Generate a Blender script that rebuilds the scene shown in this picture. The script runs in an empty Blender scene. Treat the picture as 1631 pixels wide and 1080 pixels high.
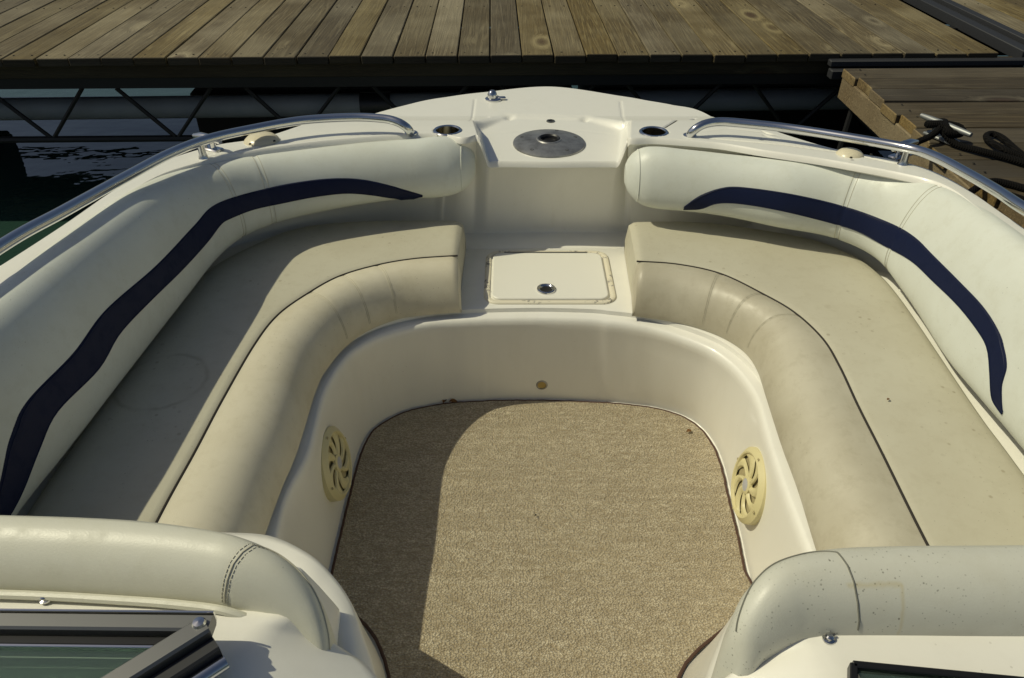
import bpy, math, random
from mathutils import Vector
random.seed(7)
C = bpy.context.scene.collection
# ------------------------------------------------------------------ camera, sky, sun, exposure
CAMZ = 1.47; PITCH = math.radians(36.3); FPX = 1200.0
cam = bpy.data.objects.new('camera', bpy.data.cameras.new('camera'))
C.objects.link(cam); bpy.context.scene.camera = cam
cam.location = (0, 0, CAMZ); cam.rotation_euler = (math.pi/2 - PITCH, 0, 0)
cam.data.sensor_width = 36.0; cam.data.lens = 36.0*FPX/1631.0
cam.data.clip_start = .02; cam.data.clip_end = 3000
SK = .80                                   # horizontal run of a shadow per metre of height
sundir = Vector((-SK, .05, 1)).normalized()
w = bpy.data.worlds.new('World'); bpy.context.scene.world = w; w.use_nodes = True
nt = w.node_tree; nt.nodes.clear()
sky = nt.nodes.new('ShaderNodeTexSky'); sky.sky_type = 'NISHITA'; sky.sun_disc = False
sky.sun_elevation = math.asin(sundir.z); sky.sun_rotation = math.atan2(sundir.x, sundir.y)
sky.air_density = 1.0; sky.dust_density = 2.4
bg = nt.nodes.new('ShaderNodeBackground'); bg.inputs['Strength'].default_value = .055
wo = nt.nodes.new('ShaderNodeOutputWorld')
nt.links.new(sky.outputs[0], bg.inputs[0]); nt.links.new(bg.outputs[0], wo.inputs[0])
sl = bpy.data.lights.new('sun', 'SUN'); sl.energy = 3.2; sl.angle = math.radians(.5); sl.color = (1, .945, .70)
so = bpy.data.objects.new('sun', sl); C.objects.link(so)
so.rotation_euler = sundir.to_track_quat('Z', 'Y').to_euler()
vs = bpy.context.scene.view_settings
vs.view_transform = 'Standard'; vs.look = 'None'; vs.exposure = -.25; vs.gamma = 1; vs.use_curve_mapping = False

# ------------------------------------------------------------------ geometry helpers
CT, ST = math.cos(PITCH), math.sin(PITCH)
def lvl(y):                                # sheer line: height of the gunwale deck by distance
    pts = [(.3,.752),(.6,.75),(1.2,.73),(1.6,.70),(2.0,.662),(2.2,.645),(2.28,.636),(2.38,.598),(2.46,.583),(9,.583)]
    for (a,b),(c,d) in zip(pts, pts[1:]):
        if y <= c:
            t = max(0,(y-a)/(c-a)); return b+(d-b)*t
    return .583
def at(px, py, z):                         # photograph position -> place on a level plane
    u = (px-815.5)/FPX; v = (py-540)/FPX
    t = (CAMZ-z)/(ST+v*CT)
    return Vector((u*t, (CT-v*ST)*t, z))
def atdeck(px, py):
    z = .66
    for _ in range(8): z = lvl(at(px,py,z).y)
    return at(px,py,z)
def aty(px, py, y):
    u = (px-815.5)/FPX; v = (py-540)/FPX
    t = y/(CT-v*ST); return Vector((u*t, y, CAMZ-(ST+v*CT)*t))
def proj(p):
    Z = p.y*CT+(CAMZ-p.z)*ST
    return (815.5+FPX*p.x/Z, 540+FPX*((CAMZ-p.z)*CT-p.y*ST)/Z)
def R(e, z):                               # entry: ('w',x,y) metres or (px,py) traced
    if e[0] == 'w': return Vector((e[1], e[2], z if len(e) < 4 else e[3]))
    return at(e[0], e[1], z if len(e) < 3 else e[2])
def cr(pts, t):                            # catmull-rom at t in 0..n-1
    n = len(pts); i = min(int(t), n-2); f = t-i
    p1, p2 = pts[i], pts[i+1]
    p0 = pts[i-1] if i > 0 else p1*2-p2
    p3 = pts[i+2] if i+2 < n else p2*2-p1
    return .5*((2*p1)+(p2-p0)*f+(2*p0-5*p1+4*p2-p3)*f*f+(3*p1-p0-3*p2+p3)*f**3)
def dense(pts, n): return [cr(pts, (len(pts)-1)*i/(n-1)) for i in range(n)]
def lin(vals, t):
    i = min(int(t), len(vals)-2); f = t-i; return vals[i]*(1-f)+vals[i+1]*f
def even(pts, step):                       # resample by arc length
    d = dense(pts, len(pts)*12); L = [0]
    for a, b in zip(d, d[1:]): L.append(L[-1]+(b-a).length)
    n = max(2, int(L[-1]/step)+1); out = []; j = 0
    for k in range(n):
        s = L[-1]*k/(n-1)
        while j < len(L)-2 and L[j+1] < s: j += 1
        f = (s-L[j])/max(1e-9, L[j+1]-L[j]); out.append(d[j].lerp(d[j+1], f))
    return out
def sm(a, b, x):
    t = max(0, min(1, (x-a)/(b-a))); return t*t*(3-2*t)

def wloc(o):
    v = Vector((0,0,0))
    while o is not None: v += o.location; o = o.parent
    return v
def mk(name, V, F, m, parent=None, smooth=True, sharp=None, mats=None, fm=None):
    V = [Vector(v) for v in V]
    c = sum(V, Vector((0,0,0)))/len(V)
    me = bpy.data.meshes.new(name); me.from_pydata([v-c for v in V], [], F)
    me.validate(); me.update()
    for mm in (mats or [m]): me.materials.append(mm)
    if fm:
        for p, k in zip(me.polygons, fm): p.material_index = k
    if smooth:
        me.polygons.foreach_set('use_smooth', [True]*len(me.polygons))
        if sharp: me.set_sharp_from_angle(angle=math.radians(sharp))
    o = bpy.data.objects.new(name, me); C.objects.link(o)
    o.location = c-(wloc(parent) if parent else Vector((0,0,0)))
    if parent: o.parent = parent
    return o
def sub(name, loc, parent, label=None):
    o = bpy.data.objects.new(name, None); C.objects.link(o); o.empty_display_size = .03
    o.parent = parent; o.location = Vector(loc)-wloc(parent)
    if label: o['label'] = label
    return o
def tag(o, label=None, cat=None, group=None, kind=None):
    for k, v in (('label',label),('category',cat),('group',group),('kind',kind)):
        if v: o[k] = v
    return o
def thing(name, loc, label, cat, group=None):
    o = bpy.data.objects.new(name, None); C.objects.link(o); o.location = loc; o.empty_display_size = .05
    return tag(o, label, cat, group)
class MB:
    def __init__(s): s.V = []; s.F = []
    def grid(s, rows, closed=False, flip=False):
        b = len(s.V); n = len(rows[0])
        for r in rows: s.V += [Vector(p) for p in r]
        for i in range(len(rows)-1):
            for j in range(n if closed else n-1):
                a = b+i*n+j; c = b+i*n+(j+1)%n; d = b+(i+1)*n+(j+1)%n; e = b+(i+1)*n+j
                s.F.append((a,e,d,c) if flip else (a,c,d,e))
        return s
    def fan(s, ring, flip=False):
        b = len(s.V); s.V += [Vector(p) for p in ring]
        s.F.append(tuple(range(b, b+len(ring)))[::-1 if flip else 1]); return s
    def tube(s, pts, r, n=10, cap=True, up=None):
        rows = []; pts = [Vector(p) for p in pts]; N = len(pts)
        nrm = None
        for i, p in enumerate(pts):
            t = (pts[min(i+1,N-1)]-pts[max(i-1,0)]).normalized()
            if nrm is None:
                nrm = t.cross(Vector((0,0,1)) if abs(t.z) < .9 else Vector((1,0,0))).normalized()
            else: nrm = (nrm-t*nrm.dot(t)).normalized()
            bn = t.cross(nrm); rr = r[i] if isinstance(r, (list,tuple)) else r
            rows.append([p+rr*(math.cos(2*math.pi*k/n)*nrm+math.sin(2*math.pi*k/n)*bn) for k in range(n)])
        s.grid(rows, True)
        if cap: s.fan(rows[0]); s.fan(rows[-1], True)
        return s
    def box(s, c, sx, sy, sz, rz=0, bev=0):
        c = Vector(c); b = len(s.V)
        cs, sn = math.cos(rz), math.sin(rz)
        def tr(x,y,z): return c+Vector((x*cs-y*sn, x*sn+y*cs, z))
        if not bev:
            for z in (-sz/2, sz/2):
                for x, y in ((-sx/2,-sy/2),(sx/2,-sy/2),(sx/2,sy/2),(-sx/2,sy/2)): s.V.append(tr(x,y,z))
            s.F += [tuple(b+k for k in f) for f in ((3,2,1,0),(4,5,6,7),(0,1,5,4),(1,2,6,5),(2,3,7,6),(3,0,4,7))]
            return s
        e = bev; rings = []
        for z, i in ((-sz/2,e),(-sz/2+e,0),(sz/2-e,0),(sz/2,e)):
            X, Y = sx/2-i, sy/2-i; q = e if i == 0 else e*.3
            rings.append([tr(x,y,z) for x,y in ((-X+q,-Y),(X-q,-Y),(X,-Y+q),(X,Y-q),(X-q,Y),(-X+q,Y),(-X,Y-q),(-X,-Y+q))])
        s.grid(rings, True); s.fan(rings[0], True); s.fan(rings[-1]); return s
    def lathe(s, c, prof, n=28, ax=(0,0,1), cap0=False, cap1=False):
        c = Vector(c); ax = Vector(ax).normalized()
        u = ax.cross(Vector((0,0,1)) if abs(ax.z) < .9 else Vector((0,1,0))).normalized(); v = ax.cross(u)
        rows = [[c+ax*h+r*(math.cos(2*math.pi*k/n)*u+math.sin(2*math.pi*k/n)*v) for k in range(n)] for r, h in prof]
        s.grid(rows, True)
        if cap0: s.fan(rows[0], True)
        if cap1: s.fan(rows[-1])
        return s
    def build(s, name, m, parent=None, smooth=True, sharp=35, **k): return mk(name, s.V, s.F, m, parent, smooth, sharp, **k)

# ------------------------------------------------------------------ materials
class NT:
    def __init__(s, name):
        s.m = bpy.data.materials.new(name); s.m.use_nodes = True; s.t = s.m.node_tree
        s.b = s.t.nodes['Principled BSDF']; s.geo = s.t.nodes.new('ShaderNodeNewGeometry')
    def n(s, ty, **k):
        o = s.t.nodes.new(ty)
        for a, v in k.items(): setattr(o, a, v)
        return o
    def l(s, a, b): s.t.links.new(a, b)
    def pos(s, sc=(1,1,1), rnd=False, rot=0):
        mp = s.n('ShaderNodeMapping'); mp.inputs['Scale'].default_value = sc; mp.inputs['Rotation'].default_value = (0,0,rot)
        src = s.geo.outputs['Position']
        if rnd:
            oi = s.n('ShaderNodeObjectInfo'); mu = s.n('ShaderNodeVectorMath', operation='MULTIPLY_ADD')
            cb = s.n('ShaderNodeCombineXYZ')
            for i in range(3): s.l(oi.outputs['Random'], cb.inputs[i])
            s.l(cb.outputs[0], mu.inputs[0]); mu.inputs[1].default_value = (37,61,19); s.l(src, mu.inputs[2]); src = mu.outputs[0]
        s.l(src, mp.inputs[0]); return mp.outputs[0]
    def noise(s, scale, detail=4, rough=.55, vec=None, dist=0):
        o = s.n('ShaderNodeTexNoise'); o.inputs['Scale'].default_value = scale; o.inputs['Detail'].default_value = detail
        o.inputs['Roughness'].default_value = rough; o.inputs['Distortion'].default_value = dist
        s.l(vec or s.geo.outputs['Position'], o.inputs['Vector']); return o.outputs['Fac']
    def vor(s, scale, vec=None, feat='F1', rnd=1):
        o = s.n('ShaderNodeTexVoronoi', feature=feat); o.inputs['Scale'].default_value = scale; o.inputs['Randomness'].default_value = rnd
        s.l(vec or s.geo.outputs['Position'], o.inputs['Vector']); return o.outputs['Distance']
    def ramp(s, fac, stops, interp='LINEAR'):
        r = s.n('ShaderNodeValToRGB'); e = r.color_ramp.elements; r.color_ramp.interpolation = interp
        while len(e) < len(stops): e.new(.5)
        for k, (p, c) in enumerate(stops):
            e[k].position = p; e[k].color = (c,c,c,1) if not isinstance(c, tuple) else (*c, 1)
        s.l(fac, r.inputs[0]); return r.outputs[0]
    def mix(s, fac, a, b, mode='MIX'):
        o = s.n('ShaderNodeMix', data_type='RGBA', blend_type=mode)
        for x, i in ((fac,0),(a,6),(b,7)):
            if isinstance(x, (int,float)): o.inputs[i].default_value = x
            elif isinstance(x, tuple): o.inputs[i].default_value = (*x,1)
            else: s.l(x, o.inputs[i])
        return o.outputs[2]
    def math(s, op, a, b=0.0):
        o = s.n('ShaderNodeMath', operation=op)
        for x, i in ((a,0),(b,1)):
            if isinstance(x, (int,float)): o.inputs[i].default_value = x
            else: s.l(x, o.inputs[i])
        return o.outputs[0]
    def col(s, c):
        if isinstance(c, tuple): s.b.inputs['Base Color'].default_value = (*c,1)
        else: s.l(c, s.b.inputs['Base Color'])
    def set(s, **k):
        for a, v in k.items():
            i = s.b.inputs[a.replace('_',' ')]
            if hasattr(v, 'links'): s.l(v, i)
            else: i.default_value = v
    def bump(s, h, dist, strength=1.0, prev=None):
        o = s.n('ShaderNodeBump'); o.inputs['Distance'].default_value = dist; o.inputs['Strength'].default_value = strength
        s.l(h, o.inputs['Height'])
        if prev: s.l(prev, o.inputs['Normal'])
        s.l(o.outputs[0], s.b.inputs['Normal']); return o.outputs[0]
def simple(name, c, rough=.5, metal=0, **k):
    t = NT(name); t.col(c); t.set(Roughness=rough, Metallic=metal, **k); return t.m

def m_gel(name, c, dirt=.5):
    t = NT(name)
    n1 = t.noise(2.2, 5, .6); f1 = t.ramp(n1, [(.35,0.0),(.75,1.0)])
    a = t.mix(t.math('MULTIPLY', f1, .30*dirt), c, (c[0]*.78, c[1]*.73, c[2]*.60))
    sp = t.ramp(t.vor(45), [(.0,1.0),(.05,1.0),(.075,0.0)]); msk = t.ramp(t.noise(9,2), [(.52,0.0),(.62,1.0)])
    a = t.mix(t.math('MULTIPLY', t.math('MULTIPLY', sp, msk), .55*dirt), a, (.20,.16,.10))
    st = t.ramp(t.noise(14, 6, .7, t.pos((1,1,.25))), [(.5,0.0),(.8,1.0)])
    a = t.mix(t.math('MULTIPLY', st, .22*dirt), a, (.42,.37,.27))
    t.col(a); t.set(Roughness=t.math('ADD', t.math('MULTIPLY', n1, .25), .26)); t.set(**{'Coat_Weight':.35,'Coat_Roughness':.12})
    t.bump(t.noise(7, 3), .0012, .6); return t.m
def m_vinyl(name, c, stain, amount, specks=.4, rough=.42):
    t = NT(name)
    n1 = t.noise(4.0, 6, .62); f1 = t.ramp(n1, [(.40,0.0),(.68,1.0)])
    a = t.mix(t.math('MULTIPLY', f1, amount), c, stain)
    n2 = t.ramp(t.noise(26, 5, .7), [(.50,0.0),(.72,1.0)])
    a = t.mix(t.math('MULTIPLY', n2, amount*.45), a, (stain[0]*.8,stain[1]*.78,stain[2]*.7))
    sp = t.ramp(t.vor(60), [(.0,1.0),(.055,1.0),(.09,0.0)]); msk = t.ramp(t.noise(7,3), [(.50,0.0),(.60,1.0)])
    a = t.mix(t.math('MULTIPLY', t.math('MULTIPLY', sp, msk), specks), a, (.10,.085,.05))
    bl = t.ramp(t.vor(13), [(.0,1.0),(.09,.6),(.14,0.0)]); m2 = t.ramp(t.noise(3.1,2), [(.52,0.0),(.60,1.0)])
    a = t.mix(t.math('MULTIPLY', t.math('MULTIPLY', bl, m2), specks*.35), a, (stain[0]*.6,stain[1]*.5,stain[2]*.4))
    t.col(a); t.set(Roughness=t.math('ADD', t.math('MULTIPLY', n2, .18), rough))
    b1 = t.bump(t.noise(5, 3), .005, .30)
    b2 = t.bump(t.vor(520), .00022, .5, b1)
    return t.m
M = {}
M['gel'] = m_gel('gelcoat_white', (.83,.815,.74), .5)
M['gelbow'] = m_gel('gelcoat_bow', (.83,.82,.74), .35)
M['ledge'] = m_gel('gelcoat_beige_ledge', (.74,.66,.48), .5)
M['hull'] = m_gel('gelcoat_hull', (.72,.71,.66), .4)
M['vinyl'] = m_vinyl('vinyl_backrest', (.70,.725,.655), (.55,.55,.45), .40, .35)
M['seat'] = m_vinyl('vinyl_seat', (.54,.515,.40), (.42,.38,.27), .42, .55, .5)
M['bolster'] = m_vinyl('vinyl_bolster', (.66,.615,.475), (.49,.44,.30), .50, .35, .40)
M['bolsterdirty'] = m_vinyl('vinyl_bolster_dirty', (.53,.495,.385), (.38,.34,.24), .65, .35, .42)
M['pad'] = m_vinyl('vinyl_console', (.68,.67,.56), (.55,.54,.42), .35, .35)
M['padspeck'] = m_vinyl('vinyl_speckled', (.63,.63,.545), (.53,.51,.41), .35, .7)
def m_specks(t, c, scale, r0, msk, colr, amt):
    sp = t.ramp(t.vor(scale), [(.0,1.0),(r0*.6,1.0),(r0,0.0)]); mk_ = t.ramp(t.noise(5,3), msk)
    return t.mix(t.math('MULTIPLY', t.math('MULTIPLY', sp, mk_), amt), c, colr)
def relink(m, fn):
    t = NT.__new__(NT); t.m = m; t.t = m.node_tree; t.b = t.t.nodes['Principled BSDF']; t.geo = [n for n in t.t.nodes if n.bl_idname == 'ShaderNodeNewGeometry'][0]
    src = t.b.inputs['Base Color'].links[0].from_socket; t.col(fn(t, src))
def box_mask(t, x0, x1, y0, y1, soft):
    sx = t.n('ShaderNodeSeparateXYZ'); t.l(t.geo.outputs['Position'], sx.inputs[0])
    wob = t.math('MULTIPLY', t.math('SUBTRACT', t.noise(60, 3), .5), .008)
    def side(v, a, b):
        v = t.math('ADD', v, wob); d = t.math('SUBTRACT', (b-a)/2, t.math('ABSOLUTE', t.math('SUBTRACT', v, (a+b)/2)))
        return t.ramp(t.math('ADD', t.math('DIVIDE', d, soft), .5), [(.0,0.0),(1.0,1.0)])
    return t.math('MULTIPLY', side(sx.outputs[0], x0, x1), side(sx.outputs[1], y0, y1))
def padstain(t, c):
    c = m_specks(t, c, 150, .16, [(.40,0.0),(.60,1.0)], (.12,.12,.08) , .5)
    c = m_specks(t, c, 95, .13, [(.45,0.0),(.62,1.0)], (.10,.10,.065), .6)
    for bx in ((.378,.440,.5195,.5225),(.4385,.4415,.492,.522)):
        c = t.mix(t.math('MULTIPLY', box_mask(t, *bx, .004), .45), c, (.52,.43,.20))
    return c
relink(M['padspeck'], padstain)
relink(M['vinyl'], lambda t, c: m_specks(t, c, 120, .09, [(.45,0.0),(.6,1.0)], (.25,.24,.17), .6))
def seatstain(t, c):
    ctr = (-.765, 1.27, .42)
    d = t.n('ShaderNodeVectorMath', operation='DISTANCE'); t.l(t.geo.outputs['Position'], d.inputs[0]); d.inputs[1].default_value = ctr
    dd = t.math('ADD', d.outputs['Value'], t.math('MULTIPLY', t.noise(30,3), .012))
    ring = t.ramp(dd, [(.094,0.0),(.099,.45),(.102,.45),(.108,0.0)])
    c = t.mix(t.math('MULTIPLY', ring, t.ramp(t.noise(12,2), [(.4,.2),(.6,1.0)])), c, (.25,.21,.13))
    c = m_specks(t, c, 34, .17, [(.50,0.0),(.60,1.0)], (.24,.19,.11), .45)
    return m_specks(t, c, 110, .10, [(.47,0.0),(.60,1.0)], (.13,.10,.05), .7)
relink(M['seat'], seatstain)
relink(M['bolster'], lambda t, c: m_specks(t, c, 70, .11, [(.48,0.0),(.6,1.0)], (.22,.17,.09), .5))
M['navy'] = m_vinyl('vinyl_navy', (.004,.009,.040), (.006,.011,.036), .4, .0, .55); M['navy'].node_tree.nodes['Principled BSDF'].inputs['Specular IOR Level'].default_value = .22
M['seam'] = simple('stitch_thread', (.50,.47,.36), .7)
M['seamgrey'] = simple('seam_grey', (.16,.16,.13), .7)
M['seamdark'] = simple('seam_dark', (.025,.02,.015), .8)
M['steel'] = simple('polished_steel', (.66,.66,.65), .12, 1)
M['steelrail'] = simple('rail_steel', (.62,.63,.64), .16, 1)
M['black'] = simple('black_plastic', (.012,.012,.012), .45)
M['hole'] = simple('dark_recess', (.02,.018,.012), .8)
M['rubber'] = simple('black_rubber', (.02,.021,.024), .65)
M['binding'] = simple('carpet_binding', (.075,.038,.025), .85)
M['spk'] = simple('speaker_plastic', (.64,.57,.31), .45)
M['spkcone'] = simple('speaker_cone', (.40,.34,.18), .7)
M['spkcap'] = simple('speaker_badge', (.45,.45,.46), .35)
M['lamp'] = simple('nav_lens', (.68,.62,.45), .3)
M['brass'] = simple('brass', (.42,.33,.15), .35, 1)
M['leaf'] = simple('dry_leaf', (.16,.075,.02), .8)
M['anod'] = simple('grey_aluminium', (.20,.20,.19), .42, .85)
M['anodblk'] = simple('black_aluminium', (.02,.02,.02), .35, .4)
M['truss'] = simple('truss_steel', (.006,.006,.006), .6)
M['float'] = simple('float_black', (.004,.004,.004), .7)
M['galv'] = simple('galvanised_cleat', (.33,.34,.33), .5, .7)
t = NT('windshield_glass'); t.col((.30,.42,.36)); t.set(Roughness=.03, IOR=1.45, **{'Transmission_Weight':.92}); M['glass'] = t.m
t = NT('pedestal_aluminium')
n = t.noise(16, 6, .65); t.col(t.ramp(n, [(.3,(.16,.16,.16)),(.55,(.36,.355,.34)),(.75,(.52,.50,.44))]))
t.set(Metallic=.75, Roughness=t.ramp(n, [(.3,.5),(.8,.3)])); t.bump(t.noise(120,4), .0006, .5); M['plate'] = t.m
t = NT('hatch_flange')
sp = t.ramp(t.noise(70, 6, .75), [(.52,0.0),(.58,1.0)]); mk2 = t.ramp(t.noise(14, 2), [(.46,0.0),(.54,1.0)])
t.col(t.mix(t.math('MULTIPLY', sp, mk2), (.74,.69,.54), (.16,.15,.14))); t.set(Roughness=.45); M['flange'] = t.m
t = NT('pipe_plastic'); t.col(t.mix(t.noise(6,5,.7), (.26,.28,.30), (.17,.185,.20))); t.set(Roughness=.55); M['pipe'] = t.m
# carpet: looped pile in rows
t = NT('berber_carpet')
p = t.pos((1,1,1))
loops = t.vor(190, t.pos((1.0,1.35,1)), rnd=.85); big = t.noise(5, 4, .6); mid = t.noise(60, 4, .75, t.pos((.6,1.4,1)))
fine = t.noise(250, 3, .8)
c0 = t.ramp(fine, [(.30,(.33,.26,.155)),(.50,(.74,.64,.44)),(.70,(.98,.90,.68))])
c1 = t.mix(t.ramp(mid, [(.40,0.0),(.60,.85)]), c0, (.42,.34,.205))
c2 = t.mix(t.ramp(loops, [(.25,0.0),(.75,.75)]), c1, (.22,.165,.085))
c3 = t.mix(t.ramp(big, [(.35,0.0),(.75,.28)]), c2, (.50,.41,.25))
c3 = t.mix(t.ramp(t.noise(26, 4, .7, t.pos((.12,2.2,1))), [(.42,0.0),(.62,.38)]), c3, (.30,.235,.135))
t.col(c3); t.set(Roughness=.95); t.set(**{'Sheen_Weight':.25,'Sheen_Roughness':.6})
b = t.bump(loops, -.006, .9); t.bump(fine, .004, .6, b); M['carpet'] = t.m
# weathered wood: along = 'y' for the quay, 'x' for the finger
def m_wood(name, along, c_dark, c_mid, c_light):
    t = NT(name)
    sc = (1,.032,1) if along == 'y' else (.032,1,1)
    sk = (1,.42,1) if along == 'y' else (.42,1,1)
    p = t.pos(sc, True); pk = t.pos(sk, True)
    kn = t.vor(3.2, pk)                                   # knots bend the grain round them
    warp = t.n('ShaderNodeVectorMath', operation='MULTIPLY_ADD')
    cb = t.n('ShaderNodeCombineXYZ'); kk = t.ramp(kn, [(.0,1.0),(.22,0.0)])
    kk2 = t.math('MULTIPLY', kk, .035)
    for i in range(3): t.l(kk2, cb.inputs[i])
    t.l(cb.outputs[0], warp.inputs[0]); warp.inputs[1].default_value = (1,1,1); t.l(p, warp.inputs[2])
    g1 = t.noise(13, 2, .5, warp.outputs[0], .4)
    wv = t.n('ShaderNodeMath', operation='SINE'); t.l(t.math('MULTIPLY', g1, 80.0), wv.inputs[0])
    rings = t.ramp(wv.outputs[0], [(.0,0.0),(1.0,1.0)])
    fib = t.noise(80, 6, .8, warp.outputs[0]); blot = t.noise(3.2, 5, .65, t.pos((1,1,1), True))
    oi = t.n('ShaderNodeObjectInfo')
    c = t.mix(t.ramp(fib, [(.3,0.0),(.7,1.0)]), c_dark, c_mid)
    c = t.mix(t.math('MULTIPLY', rings, .36), c, c_light)
    c = t.mix(t.ramp(t.noise(150, 4, .8, warp.outputs[0]), [(.44,0.0),(.60,.65)]), c, tuple(x*.45 for x in c_dark))
    c = t.mix(t.ramp(blot, [(.38,0.0),(.68,.8)]), c, tuple(x*.55 for x in c_mid))
    c = t.mix(t.ramp(t.noise(1.3,3,.6,t.pos((1,1,1),True)), [(.45,0.0),(.7,.55)]), c, (c_light[0]*.82,c_light[1]*.84,c_light[2]*.92))
    kr = t.ramp(kn, [(.0,1.0),(.055,1.0),(.085,.35),(.12,0.0)])
    c = t.mix(t.math('MULTIPLY', kr, .8), c, (.05,.027,.012))
    c = t.mix(t.ramp(kn, [(.09,0.0),(.13,.45),(.2,0.0)]), c, c_light)
    v = t.math('ADD', t.math('MULTIPLY', oi.outputs['Random'], .45), .74)
    hsv = t.n('ShaderNodeHueSaturation'); t.l(c, hsv.inputs['Color']); t.l(v, hsv.inputs['Value'])
    t.l(t.math('ADD', t.math('MULTIPLY', t.math('FRACT', t.math('MULTIPLY', oi.outputs['Random'], 7.3)), .35), .85), hsv.inputs['Saturation'])
    t.col(hsv.outputs[0]); t.set(Roughness=.82)
    b = t.bump(rings, .0012, .5); t.bump(fib, .0018, .7, b)
    return t.m
M['wood'] = m_wood('weathered_dock_wood', 'y', (.058,.040,.014), (.185,.140,.060), (.35,.295,.165))
M['woodx'] = m_wood('weathered_finger_wood', 'x', (.028,.020,.010), (.085,.064,.034), (.17,.142,.090))
M['woodsunlit'] = m_wood('finger_sunlit_ends', 'x', (.10,.066,.026), (.26,.18,.075), (.36,.28,.14))  # sunlight on side board and cut ends put into a warmer, lighter wood
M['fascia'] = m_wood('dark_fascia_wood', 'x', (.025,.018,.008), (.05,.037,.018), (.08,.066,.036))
# water
t = NT('lake_water'); t.col((.022,.052,.040)); t.set(Roughness=.02, IOR=1.62)
b = t.bump(t.noise(2.2, 3, .5, t.pos((1,1.8,1))), .02, .35); t.bump(t.noise(9, 2, .5), .004, .25, b); M['water'] = t.m
t = NT('mooring_rope'); wv = t.n('ShaderNodeTexWave'); wv.inputs['Scale'].default_value = 60; wv.inputs['Distortion'].default_value = 1
t.l(t.geo.outputs['Position'], wv.inputs['Vector']); t.col(t.mix(wv.outputs['Fac'], (.002,.002,.002), (.008,.007,.006))); t.set(Roughness=.9, **{'Specular_IOR_Level':.15})
t.bump(wv.outputs['Fac'], .003, .8); M['rope'] = t.m

# ------------------------------------------------------------------ setting: water, far shore
WZ = -.30
o = MB().grid([[(-900,-900,WZ),(900,-900,WZ)],[(-900,900,WZ),(900,900,WZ)]], flip=False).build('water', M['water'], smooth=False)
tag(o, kind='structure')
rows = []
for k in range(3):
    r_ = []
    for i in range(121):
        x = -420+i*7
        h = [-.6, 6+5*math.sin(i*.21)+3*math.sin(i*.77+1)+random.uniform(-1.5,1.5), -.6][k]
        r_.append((x, 330+k*40+20*math.sin(i*.1), h+(.6 if k == 1 else 0)))
    rows.append(r_)
t = NT('wooded_shore'); t.col(t.mix(t.noise(.3,6,.7), (.02,.035,.012), (.06,.085,.03))); t.set(Roughness=.95)
tag(MB().grid(rows, flip=True).build('far_shore', t.m), kind='structure')

# ------------------------------------------------------------------ main dock
DZ = .483; ROT = math.radians(1.2)
def D2(x, y, z=0):                                 # dock frame: x along the edge, y across
    c, s = math.cos(ROT), math.sin(ROT)
    return Vector((x*c-y*s, 3.515+x*s+y*c, z))
dock = thing('dock', D2(0,0,WZ), 'long weathered wooden dock of crosswise planks ahead of the bow, on a dark steel truss', 'dock')
LEN = 1.90; P = .146
def plank_mesh(name, w_, l_, h_, along='y'):
    mb = MB(); sx, sy = (w_, l_) if along == 'y' else (l_, w_)
    mb.box((0,0,0), sx, sy, h_, 0, .003)
    me = bpy.data.meshes.new(name); me.from_pydata(mb.V, [], mb.F); me.update(); return me
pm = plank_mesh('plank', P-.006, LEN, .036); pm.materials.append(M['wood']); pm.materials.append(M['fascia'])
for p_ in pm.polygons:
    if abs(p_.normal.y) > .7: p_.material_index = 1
def add_plank(me, c, rz, parent, name='plank'):
    o = bpy.data.objects.new(name, me); C.objects.link(o); o.parent = parent
    o.location = Vector(c)-wloc(parent); o.rotation_euler = (random.uniform(-.0015,.0015), random.uniform(-.006,.006), rz+random.uniform(-.0012,.0012))
    return o
off = 783.5
xs0 = at(780, 89, DZ).x
heads = MB()
for i in range(-31, 34):
    x = xs0+P/2+i*P
    if 2.345 < x-P/2+.03 < 2.48 or 2.345 < x+P/2-.03 < 2.48: continue
    jit = random.uniform(-.006,.006)
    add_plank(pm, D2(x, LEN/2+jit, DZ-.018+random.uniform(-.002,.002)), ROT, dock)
    for yy in (.05, .95, 1.85):
        for dx in (-.04,.04):
            heads.lathe(D2(x+dx+random.uniform(-.005,.005), yy, DZ-.0005), [(.0045,0),(.0045,.0018)], 6, cap1=True)
tag(heads.build('nail_head', M['hole'], dock), kind='stuff')
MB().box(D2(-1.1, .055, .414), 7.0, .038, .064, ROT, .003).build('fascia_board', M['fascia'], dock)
MB().box(D2(-1.1, .075, .357), 7.0, .05, .05, ROT).build('edge_beam', M['truss'], dock)
MB().box(D2(3.9, .08, DZ-.105), 2.9, .05, .14, ROT).build('edge_beam', M['truss'], dock)
MB().box(D2(0, LEN-.06, DZ-.036-.08), 9.4, .05, .16, ROT).build('edge_beam', M['truss'], dock)
for yy in (.6, 1.25): MB().box(D2(0, yy, DZ-.036-.07), 9.4, .05, .14, ROT).build('joist', M['truss'], dock)
# black jointing channel between two dock sections
cb_ = MB()
for dx, wd, hh in ((2.37,.05,.012),(2.43,.045,-.006),(2.49,.05,.012)): cb_.box(D2(dx+.0, LEN/2, DZ-.03+hh), wd, LEN, .05, ROT, .003)
cb_.build('joint_channel', M['rubber'], dock)
# rubber strip between dock edge and finger pier
st_ = MB()
st_.box(D2(2.75, -.02, DZ-.035), 2.6, .04, .028, ROT, .004)
st_.box(D2(2.75, -.05, DZ-.075), 2.6, .05, .04, ROT, .004)
st_.build('hinge_strip', M['rubber'], dock)
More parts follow.
